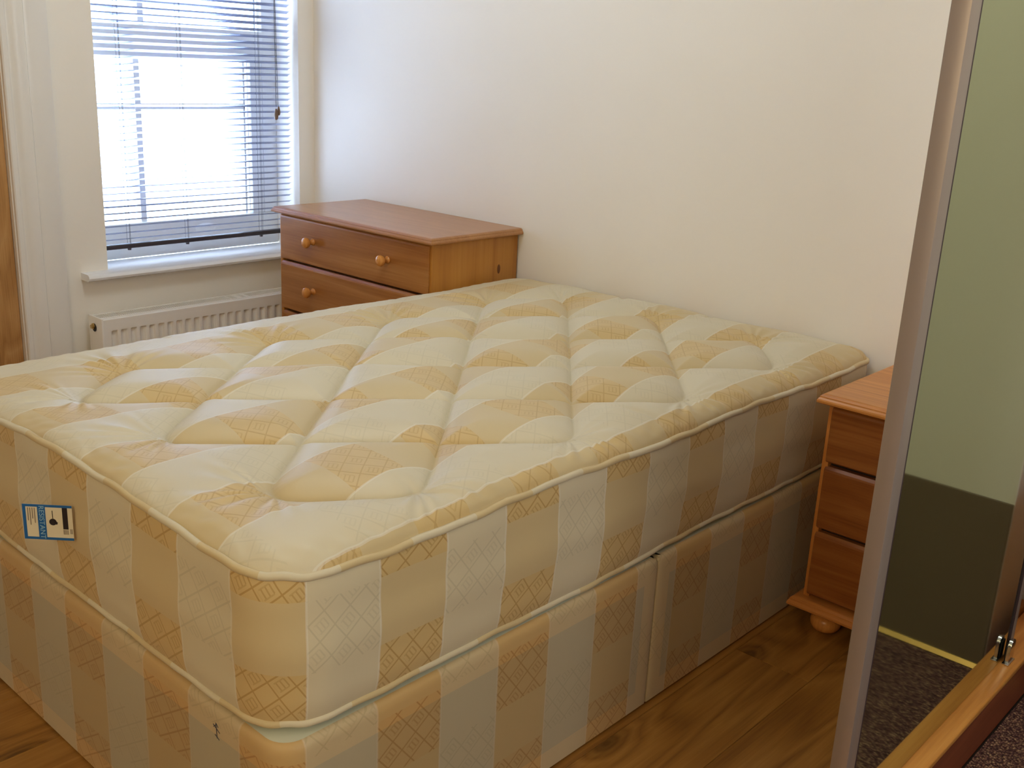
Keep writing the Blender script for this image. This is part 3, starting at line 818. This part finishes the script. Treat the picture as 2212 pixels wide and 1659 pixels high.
mo = outline(mx0, mx1, my0, my1, (RM, RM, RH, RM), .012)
Sm = perim_S(mo, RM)
def m_loop(f):
    """outline at fraction f of the border height (0 bottom, 1 top)"""
    out = []
    for i, (x, y) in enumerate(mo):
        p0, p1 = mo[i-1], mo[(i+1) % len(mo)]
        tx_, ty_ = p1[0]-p0[0], p1[1]-p0[1]; L = math.hypot(tx_, ty_); nx_, ny_ = ty_/L, -tx_/L
        zt_, zb_ = float(zpipe(x, y))-.003, zbot(x, y)
        bul = .005*math.sin(PI*f)**.7 - .010*(1-f)**5.0
        s = i*.012
        bul += .0022*math.sin(s*23+2*math.sin(s*3.1))*f**3*(1-f)*6 + .0014*math.sin(s*11+f*5) + .0012*math.sin(f*PI*5)*(1 if y < 0 else 1)
        out.append((x+nx_*bul, y+ny_*bul, zb_+(zt_-zb_)*f))
    return out
fr = [i/22 for i in range(23)]
bm = bmesh.new(); wall_loops(bm, [m_loop(f) for f in fr], Sm, [.385+.235*f for f in fr])
Wpart(ma, 'side_border', bm, MAT['tick_side'], True)
bm = bmesh.new()
lo = m_loop(0); bm.faces.new([bm.verts.new(p) for p in lo])
Wpart(ma, 'underside', bm, MAT['platform'])
def pipe_path(top):
    lp_ = m_loop(1 if top else 0); out = []
    for i, (x, y, z) in enumerate(lp_):
        s = i*.012; out.append((x, y, z+.002+.0012*math.sin(s*37)+.0008*math.sin(s*61)))
    return out
for top in (True, False):
    bm = bmesh.new(); pth = pipe_path(top)
    tube(bm, pth, .0068, 10, True, uv=[s*1.0+(.55 if top else .35) for s in Sm])
    Wpart(ma, 'piping', bm, MAT['tick_pipe'], True)

# fire label: a sewn cloth flap on the foot border
lab_w, lab_h = .086, .066
R_att = Vector((1.862, my0-.012, .529)); ux = Vector((math.cos(YAW), math.sin(YAW), 0)); ang = math.radians(0)
# flap runs from its free left edge to the sewn right edge; u to the right, w upward
wz = Vector((0, 0, 1)); nrm = ux.cross(wz) * 1
fl = bpy.data.objects.new('fire_label', None)
def lab_poly(bm, pts, lift):
    """pts: (u,w) in label space (0..1), lift toward the viewer"""
    def W_(u_, w_): return R_att - ux*lab_w*(1-u_) + wz*lab_h*(w_-.5) + nrm*lift
    A = [bm.verts.new(W_(*p)) for p in pts]; B = [bm.verts.new(W_(*p)+nrm*.0003) for p in pts]
    bm.faces.new(A); bm.faces.new(B[::-1])
    for i in range(len(pts)): bm.faces.new((A[i], A[(i+1) % len(pts)], B[(i+1) % len(pts)], B[i]))
def rect(a, b, c, d): return [(a, c), (b, c), (b, d), (a, d)]
q = bmesh.new(); lab_poly(q, rect(0, 1, 0, 1), 0); lab = Wpart(ma, 'fire_label', q, MAT['label_white'])
lab['label'] = 'blue edged cream fire label sewn sideways on the mattress foot border'
def lab_part(name, polys, mat, lift=.0004):
    q = bmesh.new()
    for p in polys: lab_poly(q, p, lift)
    o = mesh_obj(name, q, mat); o.parent = lab; return o
lab_part('blue_border', [rect(0, .065, 0, 1), rect(.065, 1, 0, .07), rect(.065, 1, .93, 1), rect(.30, .46, .07, .93)], MAT['label_blue'])
circ = [(.60+.075*math.cos(a), .515+.095*math.sin(a)) for a in np.linspace(0, 2*PI, 20, endpoint=False)]
lab_part('flame_symbol', [circ, [(.64, .56), (.70, .50), (.68, .44), (.64, .47)], rect(.595, .608, .6, .84)], MAT['label_black'])
lab_part('black_bar', [rect(.80, .905, .32, .93)], MAT['label_black'])
for r_ in [rect(.10+.045*k_, .118+.045*k_, .93-.02-h, .90) for k_, h in enumerate((.38, .50, .32, .44))] + \
        [rect(.80+.022*k_, .812+.022*k_, .17, .30) for k_ in range(5)] + [rect(.94, .955, .19, .33), rect(.968, .982, .19, .33)]:
    lab_part('print_line', [r_], MAT['label_grey'])
tc = bpy.data.curves.new('lettering', 'FONT'); tc.body = 'RESISTANT'; tc.size = .0125; tc.align_x = 'CENTER'; tc.align_y = 'CENTER'; tc.extrude = .0001; tc.space_character = 1.02
to = bpy.data.objects.new('lettering', tc); C.objects.link(to); tc.materials.append(MAT['label_pale'])
ctr = R_att - ux*lab_w*(1-.38) + nrm*.0011
# reading downwards: text x axis -> -z, text y axis -> +u
Mt = Matrix((-wz, ux, (-wz).cross(ux))).transposed().to_4x4(); Mt.translation = ctr
dg = bpy.context.evaluated_depsgraph_get()
tm = bpy.data.meshes.new_from_object(to.evaluated_get(dg)); bpy.data.objects.remove(to)
tm.transform(Mt)
to = bpy.data.objects.new('lettering', tm); C.objects.link(to)
if not tm.materials: tm.materials.append(MAT['label_pale'])
to.parent = lab
bpy.data.objects.remove(fl)
